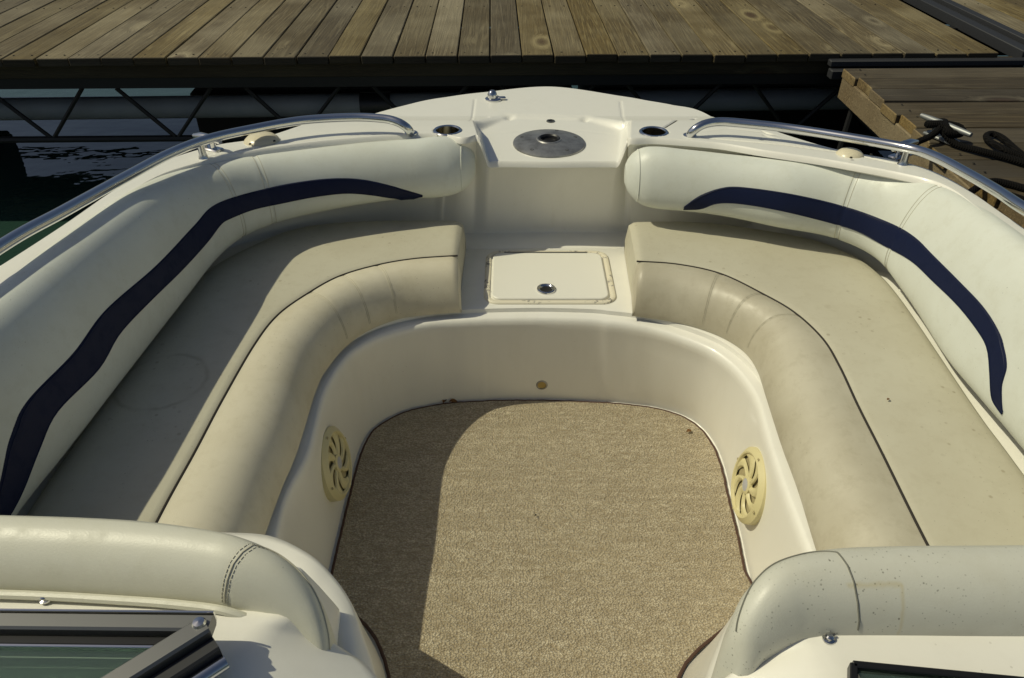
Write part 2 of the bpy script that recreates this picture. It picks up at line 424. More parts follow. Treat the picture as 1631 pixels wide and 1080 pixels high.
# truss, chords, pipe, black boxes added to block the bright view under the dock
ch = MB()
for yy in (.12, 1.7):
    ch.tube([D2(-4.6,yy,.06), D2(4.6,yy,.06)], .017, 8)
    ch.tube([D2(-4.6,yy,.325), D2(4.6,yy,.325)], .017, 8)
ch.build('truss_chord', M['truss'], dock)
tp = at(162,138,.31).x
k = 0
x = tp-.61*7
while x < 4.4:
    for a, b in ((x-.08, x-.305),(x+.08, x+.305)):
        MB().tube([D2(a,.12,.31), D2(b,.12,.06)], .010, 6).build('truss_brace', M['truss'], dock)
    x += .61
pp = thing('float_pipe', D2(0,.24,.16), 'grey plastic pipe running lengthwise under the dock edge', 'pipe')
MB().tube([D2(-4.6,.24,  .160), D2(-.75,.24,.180)], .054, 20).build('pipe_length', M['pipe'], pp)
MB().tube([D2(-.75,.24,.180), D2(-.60,.24,.182)], .060, 20).build('coupling', M['black'], pp)
MB().tube([D2(-.60,.24,.182), D2(4.6,.24,.210)], .053, 20).build('pipe_length', M['pipe'], pp)
def darkbox(x0, x1, y0, y1, label):
    c = D2((x0+x1)/2,(y0+y1)/2, (WZ-.1+.28)/2)
    tag(MB().box(c, x1-x0, y1-y0, .38+.0, ROT, .02).build('dock_dark_box', M['float']), label, 'float', 'added dark boxes under the dock')
darkbox(-1.75, .35, .62, 1.35, 'added black box blocking the view under the dock, left of the bow tip')
darkbox(.45, 2.3, .62, 1.35, 'added black box blocking the view under the dock, right of the bow tip')
darkbox(-4.6, -3.25, .62, 1.35, 'added black box blocking the view under the dock at the far left')
tagp = MB().box(aty(134,102,3.555)+Vector((0,-.015,0)), .075, .006, .022, ROT, .001).build('tag_plate', simple('yellow_tag',(.35,.30,.02),.6), dock)

# ------------------------------------------------------------------ finger pier
FZ = .46; fx0 = 1.475
pier = thing('finger_pier', (fx0,3.0,WZ), 'weathered wooden finger pier beside the boat on the right, planks laid crosswise', 'pier')
ys = [3.42,3.272,3.12,2.972,2.828,2.69,2.548,2.40,2.252,2.10,1.955,1.81,1.662,1.515,1.37,1.22,1.07,.92,.77,.62]
fm_ = None
for i, (a, b) in enumerate(zip(ys, ys[1:])):
    L_ = 1.9; me = plank_mesh('plank', a-b-.006, L_, .038, 'x'); me.materials.append(M['woodx']); me.materials.append(M['woodsunlit'])
    for p_ in me.polygons:
        if abs(p_.normal.x) > .7: p_.material_index = 1
    dx = [0,.012,.004,-.004,.01,-.002,-.012,.008,.0,.012][i%10]
    add_plank(me, (fx0+L_/2+dx, (a+b)/2, FZ-.019), 0, pier)
nb = MB()
for a, b in zip(ys, ys[1:]):
    for xx in (.055, .95):
        for dy in (-.035,.035): nb.lathe((fx0+xx+random.uniform(-.006,.006), (a+b)/2+dy, FZ-.0005), [(.0045,0),(.0045,.0018)], 6, cap1=True)
tag(nb.build('nail_head', M['hole'], pier), kind='stuff')
MB().box((fx0+.022, 1.98, FZ-.038-.0475), .038, 2.86, .095, 0, .003).build('side_board', M['woodsunlit'], pier)
MB().box((fx0+.09, 1.98, FZ-.038-.12), .06, 2.8, .05).build('joist', M['truss'], pier)
MB().box((fx0+1.0, 1.98, FZ-.038-.08), .06, 2.8, .14).build('joist', M['truss'], pier)
MB().box((fx0+1.8, 1.98, FZ-.038-.08), .06, 2.8, .14).build('joist', M['truss'], pier)
tag(MB().box((fx0+1.0, 2.3, -.02), 1.5, 1.9, .56, 0, .03).build('pier_float', M['float']), 'black float carrying the finger pier', 'float')
MB().tube([(fx0+.04,3.3,FZ-.1),(fx0-.02,3.25,WZ-.2)], .016, 8).build('brace', M['truss'], pier)

# cleat with rope
cp = at(1492, 212, FZ)
cleat = thing('dock_cleat', cp, 'galvanised dock cleat wound with black rope on the finger pier', 'cleat')
da = (at(1543,213,FZ+.05)-at(1470,184,FZ+.05)); da.z = 0; da.normalize()
hc = at(1506,199,FZ+.05)
hn = MB().tube([hc-da*.105, hc-da*.08, hc, hc+da*.08, hc+da*.105], [.008,.010,.012,.010,.008], 12)
hn.build('horn', M['galv'], cleat)
sb = MB()
for s_ in (-.03,.03): sb.tube([Vector((hc.x,hc.y,FZ))+da*s_, hc+da*s_], .013, 10)
sb.build('stem', M['galv'], cleat)
MB().box((hc.x,hc.y,FZ+.005), .12,.05,.01, math.atan2(da.y,da.x), .003).build('base', M['galv'], cleat)
pn = Vector((-da.y, da.x, 0))
def rope(name, pts, r, label, cat='rope', parent=None, step=.012):
    mb = MB().tube(even([Vector(p) for p in pts], step), r, 10)
    o = mb.build(name, M['rope'], parent)
    if label: tag(o, label, cat)
    return o
z1 = FZ+.012
wr = []
for k in range(44):                               # figure-of-eight turns round the horns
    a = k/44*2*math.pi*3.5
    wr.append(hc+da*(.058*math.sin(a))+pn*(.030*math.sin(2*a)+.004*math.sin(a*.7))+Vector((0,0,.008*math.cos(2*a)-.008+.004*k/44)))
line = [at(1440,238,FZ+.02), at(1462,226,FZ+.015), at(1484,216,FZ+.03)]+wr+[hc+pn*-.03, at(1520,228,z1), at(1560,240,z1), at(1600,250,z1), at(1640,262,z1), at(1720,285,z1)]
rope('mooring_rope', line, .0115, 'black mooring line wound round the cleat and trailing right over the pier')
rope('mooring_rope', [at(1700,290,z1),at(1640,258,z1),at(1600,238,z1+.012),at(1575,224,z1),at(1571,216,z1),at(1580,213,z1),at(1597,220,z1),at(1620,240,z1),at(1650,262,z1),at(1720,300,z1)], .0105, 'loose bight of black rope lying in a narrow loop on the pier')
rope('mooring_rope', [at(1690,312,z1),at(1640,302,z1),at(1610,294,z1),at(1585,289,z1),at(1568,292,z1),at(1552,302,FZ+.008),at(1545,310,FZ-.03),at(1560,330,FZ-.10),at(1580,335,FZ-.12),at(1590,322,FZ-.06),at(1600,310,z1),at(1650,325,z1),at(1720,340,z1)], .011, 'black rope hanging over the pier edge behind the right grab rail')

# ------------------------------------------------------------------ the boat
boat = thing('boat', (.08,1.6,WZ), 'white open-bow motorboat seen from its windshield, U-shaped bow seating and carpeted footwell', 'boat')
W = lambda x,y,*z: ('w',x,y,*z)
#      floor edge        panel top       bolster foot     wall base        zl     wall top          deck edge
ST_ = [
 (W(-.42,.60),      W(-.45,.60),    W(-.48,.60),    W(-.955,.60),  .40, W(-.955,.60),   W(-1.06,.60)),
 (W(-.415,.884),    W(-.45,.884),   (406,895),      W(-.955,.88),  .40, W(-.945,.88),   W(-1.04,.88)),
 (W(-.415,1.055),   (460,797),       (445,785),      W(-.955,1.06), .40, W(-.94,1.06),   W(-1.02,1.06)),
 ((541,863),        (497,720),       (472,720),      W(-.95,1.2),   .40, (0,461),        W(-.99,1.20)),
 ((567,754),        (520,630),       (503,620),      W(-.945,1.45), .40, (120,378),      (101,359)),
 ((584,705),        (550,578),       (522,585),      W(-.92,1.68),  .40, (236,289),      (243,266)),
 ((605,680),        (580,552),       (550,552),      W(-.85,1.86),  .40, (314,262),      (337,233)),
 ((650,657),        (625,532),       (585,527),      W(-.70,1.99),  .39, (420,243),      (430,216)),
 ((710,645),        (690,518),       (630,509),      W(-.44,2.12), .34, (560,228),      (560,188)),
 ((750,642),        (745,514),       (705,500),      W(-.26,2.15),  .306,(690,220),      (660,164)),
 ((772,641),        (765,513),       (735,498),      W(-.16,2.16),  .306,(738,227),      (715,154)),
 ((790,640),        (790,512),       (780,497),      W(-.08,2.16),  .306,(778,258),      (770,147)),
 ((870,640),        (865,511),       (870,496),      W(.12,2.165),  .306,(882,258),      (877,138)),
 ((950,643),        (940,513),       (960,498),      W(.32,2.165),   .306,(989,258),      (989,153)),
 ((972,644),        (970,516),       (990,500),      W(.40,2.17),   .306,(1008,226),     (1030,160)),
 ((1010,648),       (1005,520),      (1020,505),     W(.48,2.17),   .306,(1050,226),     (1070,167)),
 ((1045,653),       (1045,528),      (1060,511),     W(.64,2.17),   .306,(1140,233),     (1120,179)),
 ((1085,665),       (1092,543),      (1105,522),     W(.80,2.13),   .306, (1220,246),     (1210,200)),
 ((1113,683),       (1135,562),      (1145,536),     W(.94,2.05),   .306, (1320,261),     (1320,235)),
 ((1134,710),       (1172,592),      (1180,558),     W(1.02,1.89),  .35, (1420,279),     (1425,255)),
 ((1148,745),       (1200,632),      (1207,590),     W(1.06,1.74),  .40, (1490,299),     (1502,280)),
 ((1160,797),       (1215,680),      (1228,650),     W(1.07,1.5),   .40, (1570,352),     (1603,345)),
 ((1174,855),       (1228,725),      (1246,710),     W(1.07,1.3),   .40, W(1.045,1.28),  W(1.085,1.30)),
 ((1191,930),       (1250,790),      (1273,784),     W(1.07,1.06),  .40, W(1.055,1.056), W(1.10,1.056)),
 (W(.55,.83),       W(.565,.83),     W(.585,.83),    W(1.07,.83),   .40, W(1.06,.83),    W(1.115,.83)),
 (W(.55,.60),       W(.565,.60),     W(.585,.60),    W(1.07,.60),   .40, W(1.065,.60),   W(1.13,.60)),
]
NL = 420
Fc = [R(s[0],0) for s in ST_]; Kc = [R(s[1],.285) for s in ST_]; Bc = [R(s[2],.306) for s in ST_]
Wc = [R(s[3],.306) for s in ST_]; ZL = [s[4] for s in ST_]
Tc = [atdeck(*s[5]) if s[5][0] != 'w' else R(s[5],0) for s in ST_]
for i_ in (11,12,13): Tc[i_] = at(ST_[i_][5][0], ST_[i_][5][1], .578)
Dc = [atdeck(*s[6]) if s[6][0] != 'w' else R(s[6],0) for s in ST_]
# deck height field
rec = [at(772,262,.578), at(759,208,.578), at(806,187,.578), at(938,190,.578), at(996,209,.578), at(991,262,.578)]
cups = [at(713,211,.643), at(1041,214,.643)]
def sdseg(p, a, b):
    ab = (b-a).xy; ap = (p-a).xy; t_ = max(0, min(1, ap.dot(ab)/ab.dot(ab))); return (ap-ab*t_).length
def inrec(p):                                      # signed distance, positive inside the shelf recess
    ins = False; n = len(rec)
    d = min(sdseg(p, rec[i], rec[(i+1)%n]) for i in range(n-1))
    for i in range(n):
        a, b = rec[i], rec[(i+1)%n]
        if (a.y > p.y) != (b.y > p.y) and p.x < (b.x-a.x)*(p.y-a.y)/(b.y-a.y)+a.x: ins = not ins
    if p.y < rec[0].y+.01 and rec[0].x < p.x < rec[-1].x: ins = True
    return d if ins else -d
grooves = [([at(756,151,.60), at(748,200,.62)],.003), ([at(989,154,.60), at(998,200,.62)],.003),
           ([at(764,214,.579), at(830,208,.579), at(930,208,.579), at(994,216,.579)],.0012),
           ([at(1108,180,.61), at(1085,192,.62), at(1058,206,.64)],.006),
           ([at(1110,186,.61), at(1128,190,.62), at(1134,183,.62)],.006),
           ([at(1222,214,.645), at(1227,219,.645), at(1212,226,.65)],.006),
           ([at(1110,214,.64), at(1160,208,.64), at(1222,214,.645)],.0025),
           ([at(1120,222,.65), at(1240,232,.655), at(1340,246,.66), at(1420,262,.67)],.004),
           ([at(330,250,.67), at(430,231,.66), at(560,217,.65), at(650,213,.648)],.003)]
def hdeck(x, y):
    p = Vector((x,y,0)); z = lvl(y)
    sh = 0
    if -.45 < x < .75:
        d = inrec(p)
        z = z+( .578-z)*sm(-.016, .016, d)-.0022*math.exp(-((d+.012)/.003)**2)
        if .0 < x-rec[1].x+.2 and y > 2.05 and -.3 < x < .6:
            for j, (q, s_) in enumerate(((rec[2],1),(rec[3],-1))):    # finger notches at the corners
                r_ = (Vector((q.x+.012*s_, q.y-.006, 0))-p).length; z -= .010*math.exp(-(r_/.013)**2)
    for c in cups:
        r_ = math.hypot(x-c.x, y-c.y); z -= .10*(1-sm(.036,.042,r_))
    for pl, dp in grooves:
        m_ = min(sdseg(p, a, b) for a, b in zip(pl, pl[1:]))
        if m_ < .02: z -= dp*math.exp(-(m_/.0032)**2)
    return z
# station parameters: closer together across the bow
n_ = len(ST_)-1
def warp(i):
    t_ = i/(NL-1); return n_*t_
par = []
for i in range(n_):
    k = 34 if 8 <= i < 17 else 10
    par += [i+j/k for j in range(k)]
par.append(n_)
NL = len(par)
F_, K_, B_, Wv, T_, Dv = ([cr(c, t_) for t_ in par] for c in (Fc,Kc,Bc,Wc,Tc,Dc))
def outn(c, i):
    a, b = c[max(0,i-2)], c[min(len(c)-1,i+2)]; d = (b-a).xy; v = Vector((-d.y, d.x, 0)).normalized(); return v
liner = []; deck = []; hull = []
for i in range(NL):
    n1 = outn(F_, i); zl = lin(ZL, par[i])
    f, k, b, wv, tt, dd = F_[i], K_[i], B_[i], Wv[i], T_[i], Dv[i]
    f0 = Vector((f.x,f.y,-.004))-n1*.03; f1 = Vector((f.x,f.y,0))+n1*.002; fb = f+n1*.010
    kx = Vector((k.x,k.y,0)); fbx = Vector((fb.x,fb.y,0))
    mid = [fbx.lerp(kx, q)+Vector((0,0,h)) for q, h in ((.02,.018),(.12,.035),(.35,.08),(.6,.15),(.80,.21),(.90,.255))]
    row = [f0, Vector((f1.x,f1.y,-.003)), Vector((fb.x,fb.y,.002))]+mid
    nk = outn(K_, i); front = sm(9,11,par[i])*(1-sm(14,16,par[i]))
    row += [kx+Vector((0,0,.270)), kx+nk*.0025+Vector((0,0,.281)), kx+nk*.007+Vector((0,0,.288)), kx+nk*.012+Vector((0,0,.2905)), kx+nk*.031+Vector((0,0,.2915)), kx+nk*.0330+Vector((0,0,.2925)), kx+nk*.0360+Vector((0,0,.3035)), kx+nk*.041+Vector((0,0,.305))]
    bd = max(.0, (Vector((b.x,b.y,0))-kx).dot(nk)-.045)*(1-sm(9,10,par[i])*(1-sm(13.5,15,par[i])))
    bx = kx+nk*(.045+bd)
    row += [bx+nk*.01+Vector((0,0,.305))]
    wx = Vector((wv.x,wv.y,0)); q1 = bx.lerp(wx,.45); q2 = bx.lerp(wx,.80)
    nw = outn(Wv, i)
    row += [q1+Vector((0,0,.305)), wx-nw*.10+Vector((0,0,.305)), wx-nw*.094+Vector((0,0,zl-.004)), wx-nw*.088+Vector((0,0,zl)),
            wx-nw*.02+Vector((0,0,zl)), wx-nw*.006+Vector((0,0,zl+.004)), wx+Vector((0,0,zl+.018))]
    q_ = par[i]; ps = .045*sm(5.2,8,q_)*(1-sm(10.5,11,q_)) + .036*sm(13,13.5,q_)*(1-sm(19.5,22,q_))
    ps = min(ps, .6*(dd.xy-tt.xy).length)
    tt = tt+nw*ps; zt = hdeck(tt.x, tt.y); tx = Vector((tt.x,tt.y,0))
    row += [wx.lerp(tx,.5)+Vector((0,0,zl+(zt-zl)*.5)), wx.lerp(tx,.9)+Vector((0,0,zt-.028)), tx-nw*.006+Vector((0,0,zt-.016)), tx-nw*.003+Vector((0,0,zt-.005)), tx+nw*.003+Vector((0,0,zt))]
    liner.append(row)
    dn = outn(Dv, i); r_ = []; M_ = 90 if 8 <= par[i] <= 17 else 90
    s0 = tx+nw*.003; dx_ = Vector((dd.x,dd.y,0))
    for j in range(M_):
        q = s0.lerp(dx_, j/(M_-1)); e = 0.0
        r_.append(Vector((q.x, q.y, hdeck(q.x, q.y)-.0)))
    deck.append(r_)
    zd = r_[-1].z; w_ = lambda o_, z_: dx_+dn*o_+Vector((0,0,z_))
    hull.append([w_(0,zd), w_(.006,zd-.003), w_(.012,zd-.012), w_(.014,zd-.05), w_(.026,zd-.06), w_(.030,zd-.075), w_(.026,zd-.09), w_(.0,zd-.1), w_(-.06,zd-.45), w_(-.16,WZ-.12)])
MB().grid(liner).build('cockpit_liner', M['gel'], boat, sharp=40)
MB().grid(deck).build('bow_deck', M['gelbow'], boat, sharp=None)
MB().grid(hull).build('hull', M['hull'], boat, sharp=40)
# floor below the carpet
fl = MB(); fl.grid([[Vector((-.62,y,-.012)), Vector((.72,y,-.012))] for y in (-.3, 1.9)]); fl.build('floor', M['gel'], boat)

# carpet with bound edge
fe = []
for p in F_: fe.append(p.copy())
tailR = [Vector((.545,1.03,0)),Vector((.51,.985,0)),Vector((.444,.93,0)),Vector((.39,.89,0)),Vector((.348,.843,0)),Vector((.32,.78,0)),Vector((.31,.70,0)),Vector((.31,.2,0))]
tailL = [Vector((-.245,.2,0)),Vector((-.24,.70,0)),Vector((-.243,.78,0)),Vector((-.252,.835,0)),Vector((-.28,.90,0)),Vector((-.313,.944,0)),Vector((-.37,1.0,0)),Vector((-.412,1.06,0))]
body = [p for p in F_ if p.y > 1.08]
outline = even(tailL+body[::6]+[body[-1]]+tailR, .012)
for i_, p in enumerate(outline):
    p.x += random.uniform(-.0008,.0008); p.y += random.uniform(-.0008,.0008)
carpet = thing('carpet', (.07,1.0,0), 'beige looped-pile snap-in carpet with brown binding on the footwell floor', 'carpet')
n2 = len(outline); half = n2//2
rowsC = []
for i in range(half):                               # strips joining the two sides
    a, b = outline[i], outline[n2-1-i]
    rowsC.append([a.lerp(b, j/60)+Vector((0,0,.006)) for j in range(61)])
cm_ = MB(); cm_.grid(rowsC, flip=True); cm_.build('pile', M['carpet'], carpet)
MB().tube([p+Vector((0,0,.003)) for p in outline], .0042, 8).build('binding', M['binding'], carpet)

# ------------------------------------------------------------------ seat cushions
def cushion(S, B, O, side, label):
    S = [R(e,.42) for e in S]; B = [R(e,.306) for e in B]; O = [R(e,.42) for e in O]
    c = (S[0]+B[0])/2
    th = thing('seat_cushion', (c.x,c.y,.306), label, 'seat cushion', 'bow seat cushions')
    n = 150; S, B, O = dense(S,n), dense(B,n), dense(O,n)
    sg = 1 if side == 'L' else -1
    prof = [(0,.996,0),(.06,1.0,0),(.14,1.02,0),(.26,1.035,0),(.40,1.035,0),(.54,1.0,0),(.68,.91,0),(.80,.77,0),(.90,.58,0),(.965,.38,0),(1.0,.18,0),(1.0,.05,0),(.985,0,0)]
    seams = {'L':(.20,.29,.39),'R':(.20,.30,.41)}[side]
    bol = []; top = []
    for i in range(n):
        s, b, o = S[i], B[i], O[i]; t_ = i/(n-1)
        b = b+(b-s).xy.to_3d().normalized()*.004
        pinch = 1-.013*sum(math.exp(-((t_-q)/.005)**2) for q in seams)
        e = min(1, t_/.018); e = math.sqrt(1-(1-e)**2)*.10+.90
        row = []
        for a, h, _ in prof:
            h2 = .306+(.114*h)*(pinch*e if h > .1 else 1)
            q = s.lerp(b, a*(.985+.015*pinch)); row.append(Vector((q.x,q.y,h2)))
        bol.append(row)
        r2 = []
        for a, h in ((-.012,.30),(-.012,.85),(.0,.965),(.02,.992),(.08,1.0),(.2,1.02),(.4,1.035),(.6,1.035),(.8,1.02),(.93,1.004),(.985,.985),(1.0,.95),(1.0,.85)):
            q = o.lerp(s, a); r2.append(Vector((q.x,q.y,.306+.114*h*(e if h > .4 else 1))))
        top.append(r2)
    f = side == 'R'
    for rows, nm, mt in ((bol,'bolster','bolster'),(top,'seat_top','seat')):
        mb = MB(); mb.grid(rows, flip=f)
        ring = rows[0]; base = [Vector((p.x,p.y,.307)) for p in ring]
        # end face closed down to the seat base
        inn = [Vector((p.x+sg*.006, p.y, .306+(p.z-.306)*.55)) for p in ring]
        lo = [Vector((p.x+sg*.004, p.y, .307)) for p in ring]
        mb.grid([ring, inn, lo], flip=not f)
        mb.build(nm, M['bolsterdirty' if (mt == 'bolster' and side == 'R') else mt], th, sharp=None)
    def onb(i, lift=.001):
        r_ = bol[i]; return [p+Vector((0,0,lift)) for p in even(r_, .008)]
    for q in seams:
        i = int(q*(n-1))
        for dd in (-1,1):
            j = max(0,min(n-1,i+dd)); pts = [a.lerp(b_,.35) for a, b_ in zip(bol[i], bol[j])]
            MB().tube([p for p in even(pts[:11], .01)], .0007, 5).build('seam', M['seam'], th)
    pl = [Vector((p.x,p.y,.4195)) for p in S]
    MB().tube(pl, .0026, 8).build('piping', M['seamdark'], th)
    # piping down the end face
    return th
SL = [(729,407),(660,412),(601,422),(540,440),(489,468),(442,502),(405,549),(354,637),(310,720),(250,830),W(-.63,.6)]
BL = [(732,497),(672,502),(630,509),(585,527),(550,552),(522,585),(503,620),(472,720),(445,785),(406,895),W(-.48,.6)]
OL = [(737,351),(650,350),(560,352),(475,362),(405,388),W(-.825,1.73),W(-.85,1.5),W(-.865,1.21),W(-.87,1.05),W(-.87,.88),W(-.87,.6)]
cushion(SL, BL, OL, 'L', 'left bow seat cushion, half in shadow, cream vinyl with rounded front bolster and dark piping')
SR = [(1014,416),(1080,421),(1148,436),(1215,468),(1266,498),(1310,539),(1337,583),(1367,647),(1404,720),(1479,871),W(.713,.6)]
BR = [(1010,503),(1070,512),(1120,525),(1158,541),(1188,562),(1207,590),(1221,632),(1246,710),(1273,784),(1322,936),W(.585,.6)]
OR_ = [(1002,352),(1100,352),(1190,361),(1290,379),(1350,401),(1395,430),(1440,481),(1553,647),(1607,720),W(.97,.83),W(.97,.6)]
cushion(SR, BR, OR_, 'R', 'right bow seat cushion, fully sunlit, cream vinyl with stained front bolster and dark piping')

# ------------------------------------------------------------------ backrests
def backrest(A, D, side, up, lo, seams, label):
    A = [R(e,0) for e in A]; D = [R(e,0) for e in D]
    n = 260; A, D = dense(A,n), dense(D,n)
    c = A[n//3]
    b = sub('backrest', c, boat, label)
    sg = 1 if side == 'L' else -1
    L = [0]
    for i in range(1,n): L.append(L[-1]+(A[i]-A[i-1]).length)
    seams = [L[min(range(n), key=lambda q: abs(proj(D[q])[0]-sx))] for sx in seams]
    def section(i):
        a, d = A[i], D[i]; mid = (a+d)/2
        ta = (A[min(n-1,i+3)]+D[min(n-1,i+3)]-A[max(0,i-3)]-D[max(0,i-3)]); ta.z = 0; ta.normalize()
        nn = Vector((-ta.y, ta.x, 0))*(-sg)                  # outward
        h = (d-a).dot(nn); ha = max(h/2+.028, .055); hc_ = h/2+.012; w_ = .004+sm(1.55,1.95,a.y)*(.007 if side == 'L' else .010); hb = (d.z-a.z)/2+.010-w_; zc = (a.z+d.z)/2-w_
        return mid, nn, ta, ha, hb, zc, .012+(ha-h/2-.028)
    NTH = 56
    def pt(i, th, grow=0):
        mid, nn, ta, ha, hb, zc, sh = section(i)
        cth, sth = math.cos(th), math.sin(th)                # th=0 front (inward), pi/2 top
        ex = 2/(2.15+.35*sm(.5,.9,L[i]))
        x_ = -abs(cth)**ex*(1 if cth > 0 else -1)*(ha+grow); z_ = abs(sth)**ex*(1 if sth > 0 else -1)*(hb+grow)
        z_n = z_/hb
        x_ += (.018+.012*sm(.5,.9,L[i]))*z_n                                       # lean outward at the top
        # fold line just above the stripe and puckers
        pk = sum(math.exp(-((L[i]-s_)/.005)**2) for s_ in seams)*.0022
        sc = 1-pk/ha
        s0 = L[i]; cap = min(1, (s0+.004)/.085); capk = (1-(1-cap)**2.1)**(1/2.1)
        x_ *= sc*capk; z_ *= (1-pk/hb)*capk*(1+.05*math.exp(-((s0-.11)/.05)**2))
        m_ = mid+nn*sh
        return Vector((m_.x+nn.x*x_, m_.y+nn.y*x_, zc+z_))
    ths = [2*math.pi*k/NTH for k in range(NTH)]
    rows = [[pt(i, th) for th in ths] for i in range(n)]
    # finer, closed nose at the bow end
    mb = MB(); mb.grid(rows, True, flip=(side == 'L')); mb.fan(rows[0], flip=(side == 'L'))
    mb.build('cushion_cover', M['vinyl'], b, sharp=None)
    # navy band: where the traced edges cross each section
    def cross(i, poly):
        prev = None
        best = None
        for k in range(0, 161):
            th = -1.45+k*(2.6/160); p = proj(pt(i, th))
            if prev is not None:
                for (ax_,ay),(bx_,by) in zip(poly, poly[1:]):
                    d1x, d1y = p[0]-prev[1][0], p[1]-prev[1][1]; d2x, d2y = bx_-ax_, by-ay
                    den = d1x*d2y-d1y*d2x
                    if abs(den) < 1e-9: continue
                    s_ = ((ax_-prev[1][0])*d2y-(ay-prev[1][1])*d2x)/den; u_ = ((ax_-prev[1][0])*d1y-(ay-prev[1][1])*d1x)/den
                    if 0 <= s_ <= 1 and 0 <= u_ <= 1: return prev[0]+(th-prev[0])*s_
            prev = (th, p)
        return None
    def smooth_poly(poly):
        q = dense([Vector((a_,b_,0)) for a_, b_ in poly], len(poly)*6); return [(v.x,v.y) for v in q]
    up, lo = smooth_poly(up), smooth_poly(lo)
    band = []; idx = [i for i in range(n)]
    res = [(i, cross(i, lo), cross(i, up)) for i in idx]
    ok = [(i,l_,u_) for i,l_,u_ in res if l_ is not None and u_ is not None and u_ > l_]
    if ok:
        last = ok[-1]
        for i in (range(last[0]+1, n) if side == 'L' else ()): ok.append((i, last[1], last[2]))
        # smooth
        for _ in range(3):
            ok = [ok[0]]+[(b_[0],(a_[1]+2*b_[1]+c_[1])/4,(a_[2]+2*b_[2]+c_[2])/4) for a_,b_,c_ in zip(ok,ok[1:],ok[2:])]+[ok[-1]]
        rows = [[pt(i, l_+(u_-l_)*k/12, .0022 if 0 < k < 12 else -.0012) for k in range(13)] for i,l_,u_ in ok]
        MB().grid(rows, flip=(side == 'L')).build('navy_stripe', M['navy'], b, sharp=None)
        for kk_ in (1,11): MB().tube([rw[kk_] for rw in rows][::2], .0012, 5).build('piping', M['navy'], b)
    for s_ in seams:
        for dd in (-.0045,.0045):
            i = min(range(n), key=lambda q: abs(L[q]-s_-dd))
            pts = [pt(i, -1.2+k*.09, .0004) for k in range(34)]
            MB().tube(pts, .0006, 5).build('seam', M['seam'], b)
    # end-cap welt
    i = min(range(n), key=lambda q: abs(L[q]-.040)); MB().tube([pt(i, -1.9+k*.1, .0006) for k in range(48)], .0017, 6).build('piping', M['vinyl'], b)
    return b
AL = [(758,304,.50),(690,311,.50),(624,317,.50),(540,330,.495),(440,352,.485),(385,376,.475),(337,414,.465),(290,471,.46),(202,586,.45),(98,720,.45),(20,815,.45),W(-.875,.6,.45)]
DL = [(754,226,.655),(680,218,.66),(620,219,.66),(540,226,.66),(430,240,.665),(330,258,.675),(262,280,.69),(200,320,.71),(60,420,.725),W(-.935,1.03,.735),W(-.94,.87,.74),W(-.945,.6,.745)]
upL = [(674,311),(641,300),(590,287),(545,283),(490,287),(421,300),(344,324),(307,360),(246,424),(165,495),(115,562),(40,640),(13,697),(0,760),(-15,820)]
loL = [(675,312),(650,316),(620,315),(590,311),(550,309),(500,315),(455,324),(404,335),(364,351),(351,360),(330,387),(290,431),(239,481),(189,535),(158,589),(91,657),(64,714),(35,785),(10,830)]
backrest(AL, DL, 'L', upL, loL, (411,335), 'left bow backrest, cream vinyl with wavy navy stripe')
AR = [(998,320,.495),(1090,333,.49),(1160,343,.49),(1242,360,.485),(1330,377,.475),(1398,409,.465),(1452,468,.46),(1519,569,.45),(1577,640,.45),(1631,702,.45),W(1.0,.6,.45)]
DR = [(1002,246,.655),(1075,235,.66),(1150,240,.66),(1240,252,.665),(1350,268,.67),(1450,289,.685),(1530,323,.70),(1610,379,.72),W(1.04,1.18,.73),W(1.045,1.04,.735),W(1.06,.6,.745)]
upR = [(1087,331),(1114,311),(1147,299),(1181,297),(1266,309),(1350,329),(1421,355),(1458,377),(1485,404),(1529,448),(1570,492),(1597,539),(1605,576),(1604,593),(1597,610),(1597,650),(1600,661)]
loR = [(1087,333),(1117,333),(1141,325),(1181,326),(1249,338),(1330,358),(1367,370),(1404,390),(1452,417),(1485,448),(1523,485),(1556,526),(1573,556),(1577,596),(1580,634),(1593,654),(1600,662)]
backrest(AR, DR, 'R', upR, loR, (1360,1478), 'right bow backrest, sunlit cream vinyl with navy stripe ending in a hook')

# ------------------------------------------------------------------ grab rails
def rail(pts, post, label):
    P_ = [R(e,0) for e in pts]; g = sub('grab_rail', P_[0], boat, label)
    d = even(P_, .012)
    MB().tube(d, .0125, 18).build('rail_tube', M['steelrail'], g)
    q = min(d, key=lambda p: (p.xy-post.xy).length); zb = hdeck(q.x, q.y)
    MB().tube([Vector((q.x,q.y,zb)), Vector((q.x,q.y,zb+.012)), Vector((q.x,q.y,q.z))], [.014,.0095,.0095], 14).build('post', M['steelrail'], g)
    MB().lathe((P_[0].x,P_[0].y,hdeck(P_[0].x,P_[0].y)), [(.019,0),(.019,.003),(.013,.006)], 20, cap1=True).build('flange', M['steelrail'], g)
rail([(655,214,.648),(652,208,.665),(645,201,.68),(632,194,.69),(610,189,.695),(560,187,.697),(480,192,.70),(400,206,.705),(330,222,.715),(270,245,.725),(200,282,.74),(100,337,.76),(0,393,.775),W(-.99,.9,.79),W(-1.0,.6,.80)],
     at(318,226,.716), 'left stainless grab rail')
rail([(1098,219,.648),(1101,212,.665),(1110,204,.68),(1125,197,.69),(1150,194,.695),(1200,198,.697),(1260,205,.70),(1350,219,.71),(1445,236,.72),(1490,250,.73),(1540,276,.74),(1590,305,.755),(1631,332,.765),W(1.085,1.2,.775),W(1.10,.6,.79)],
     at(1447,236,.72), 'right stainless grab rail')

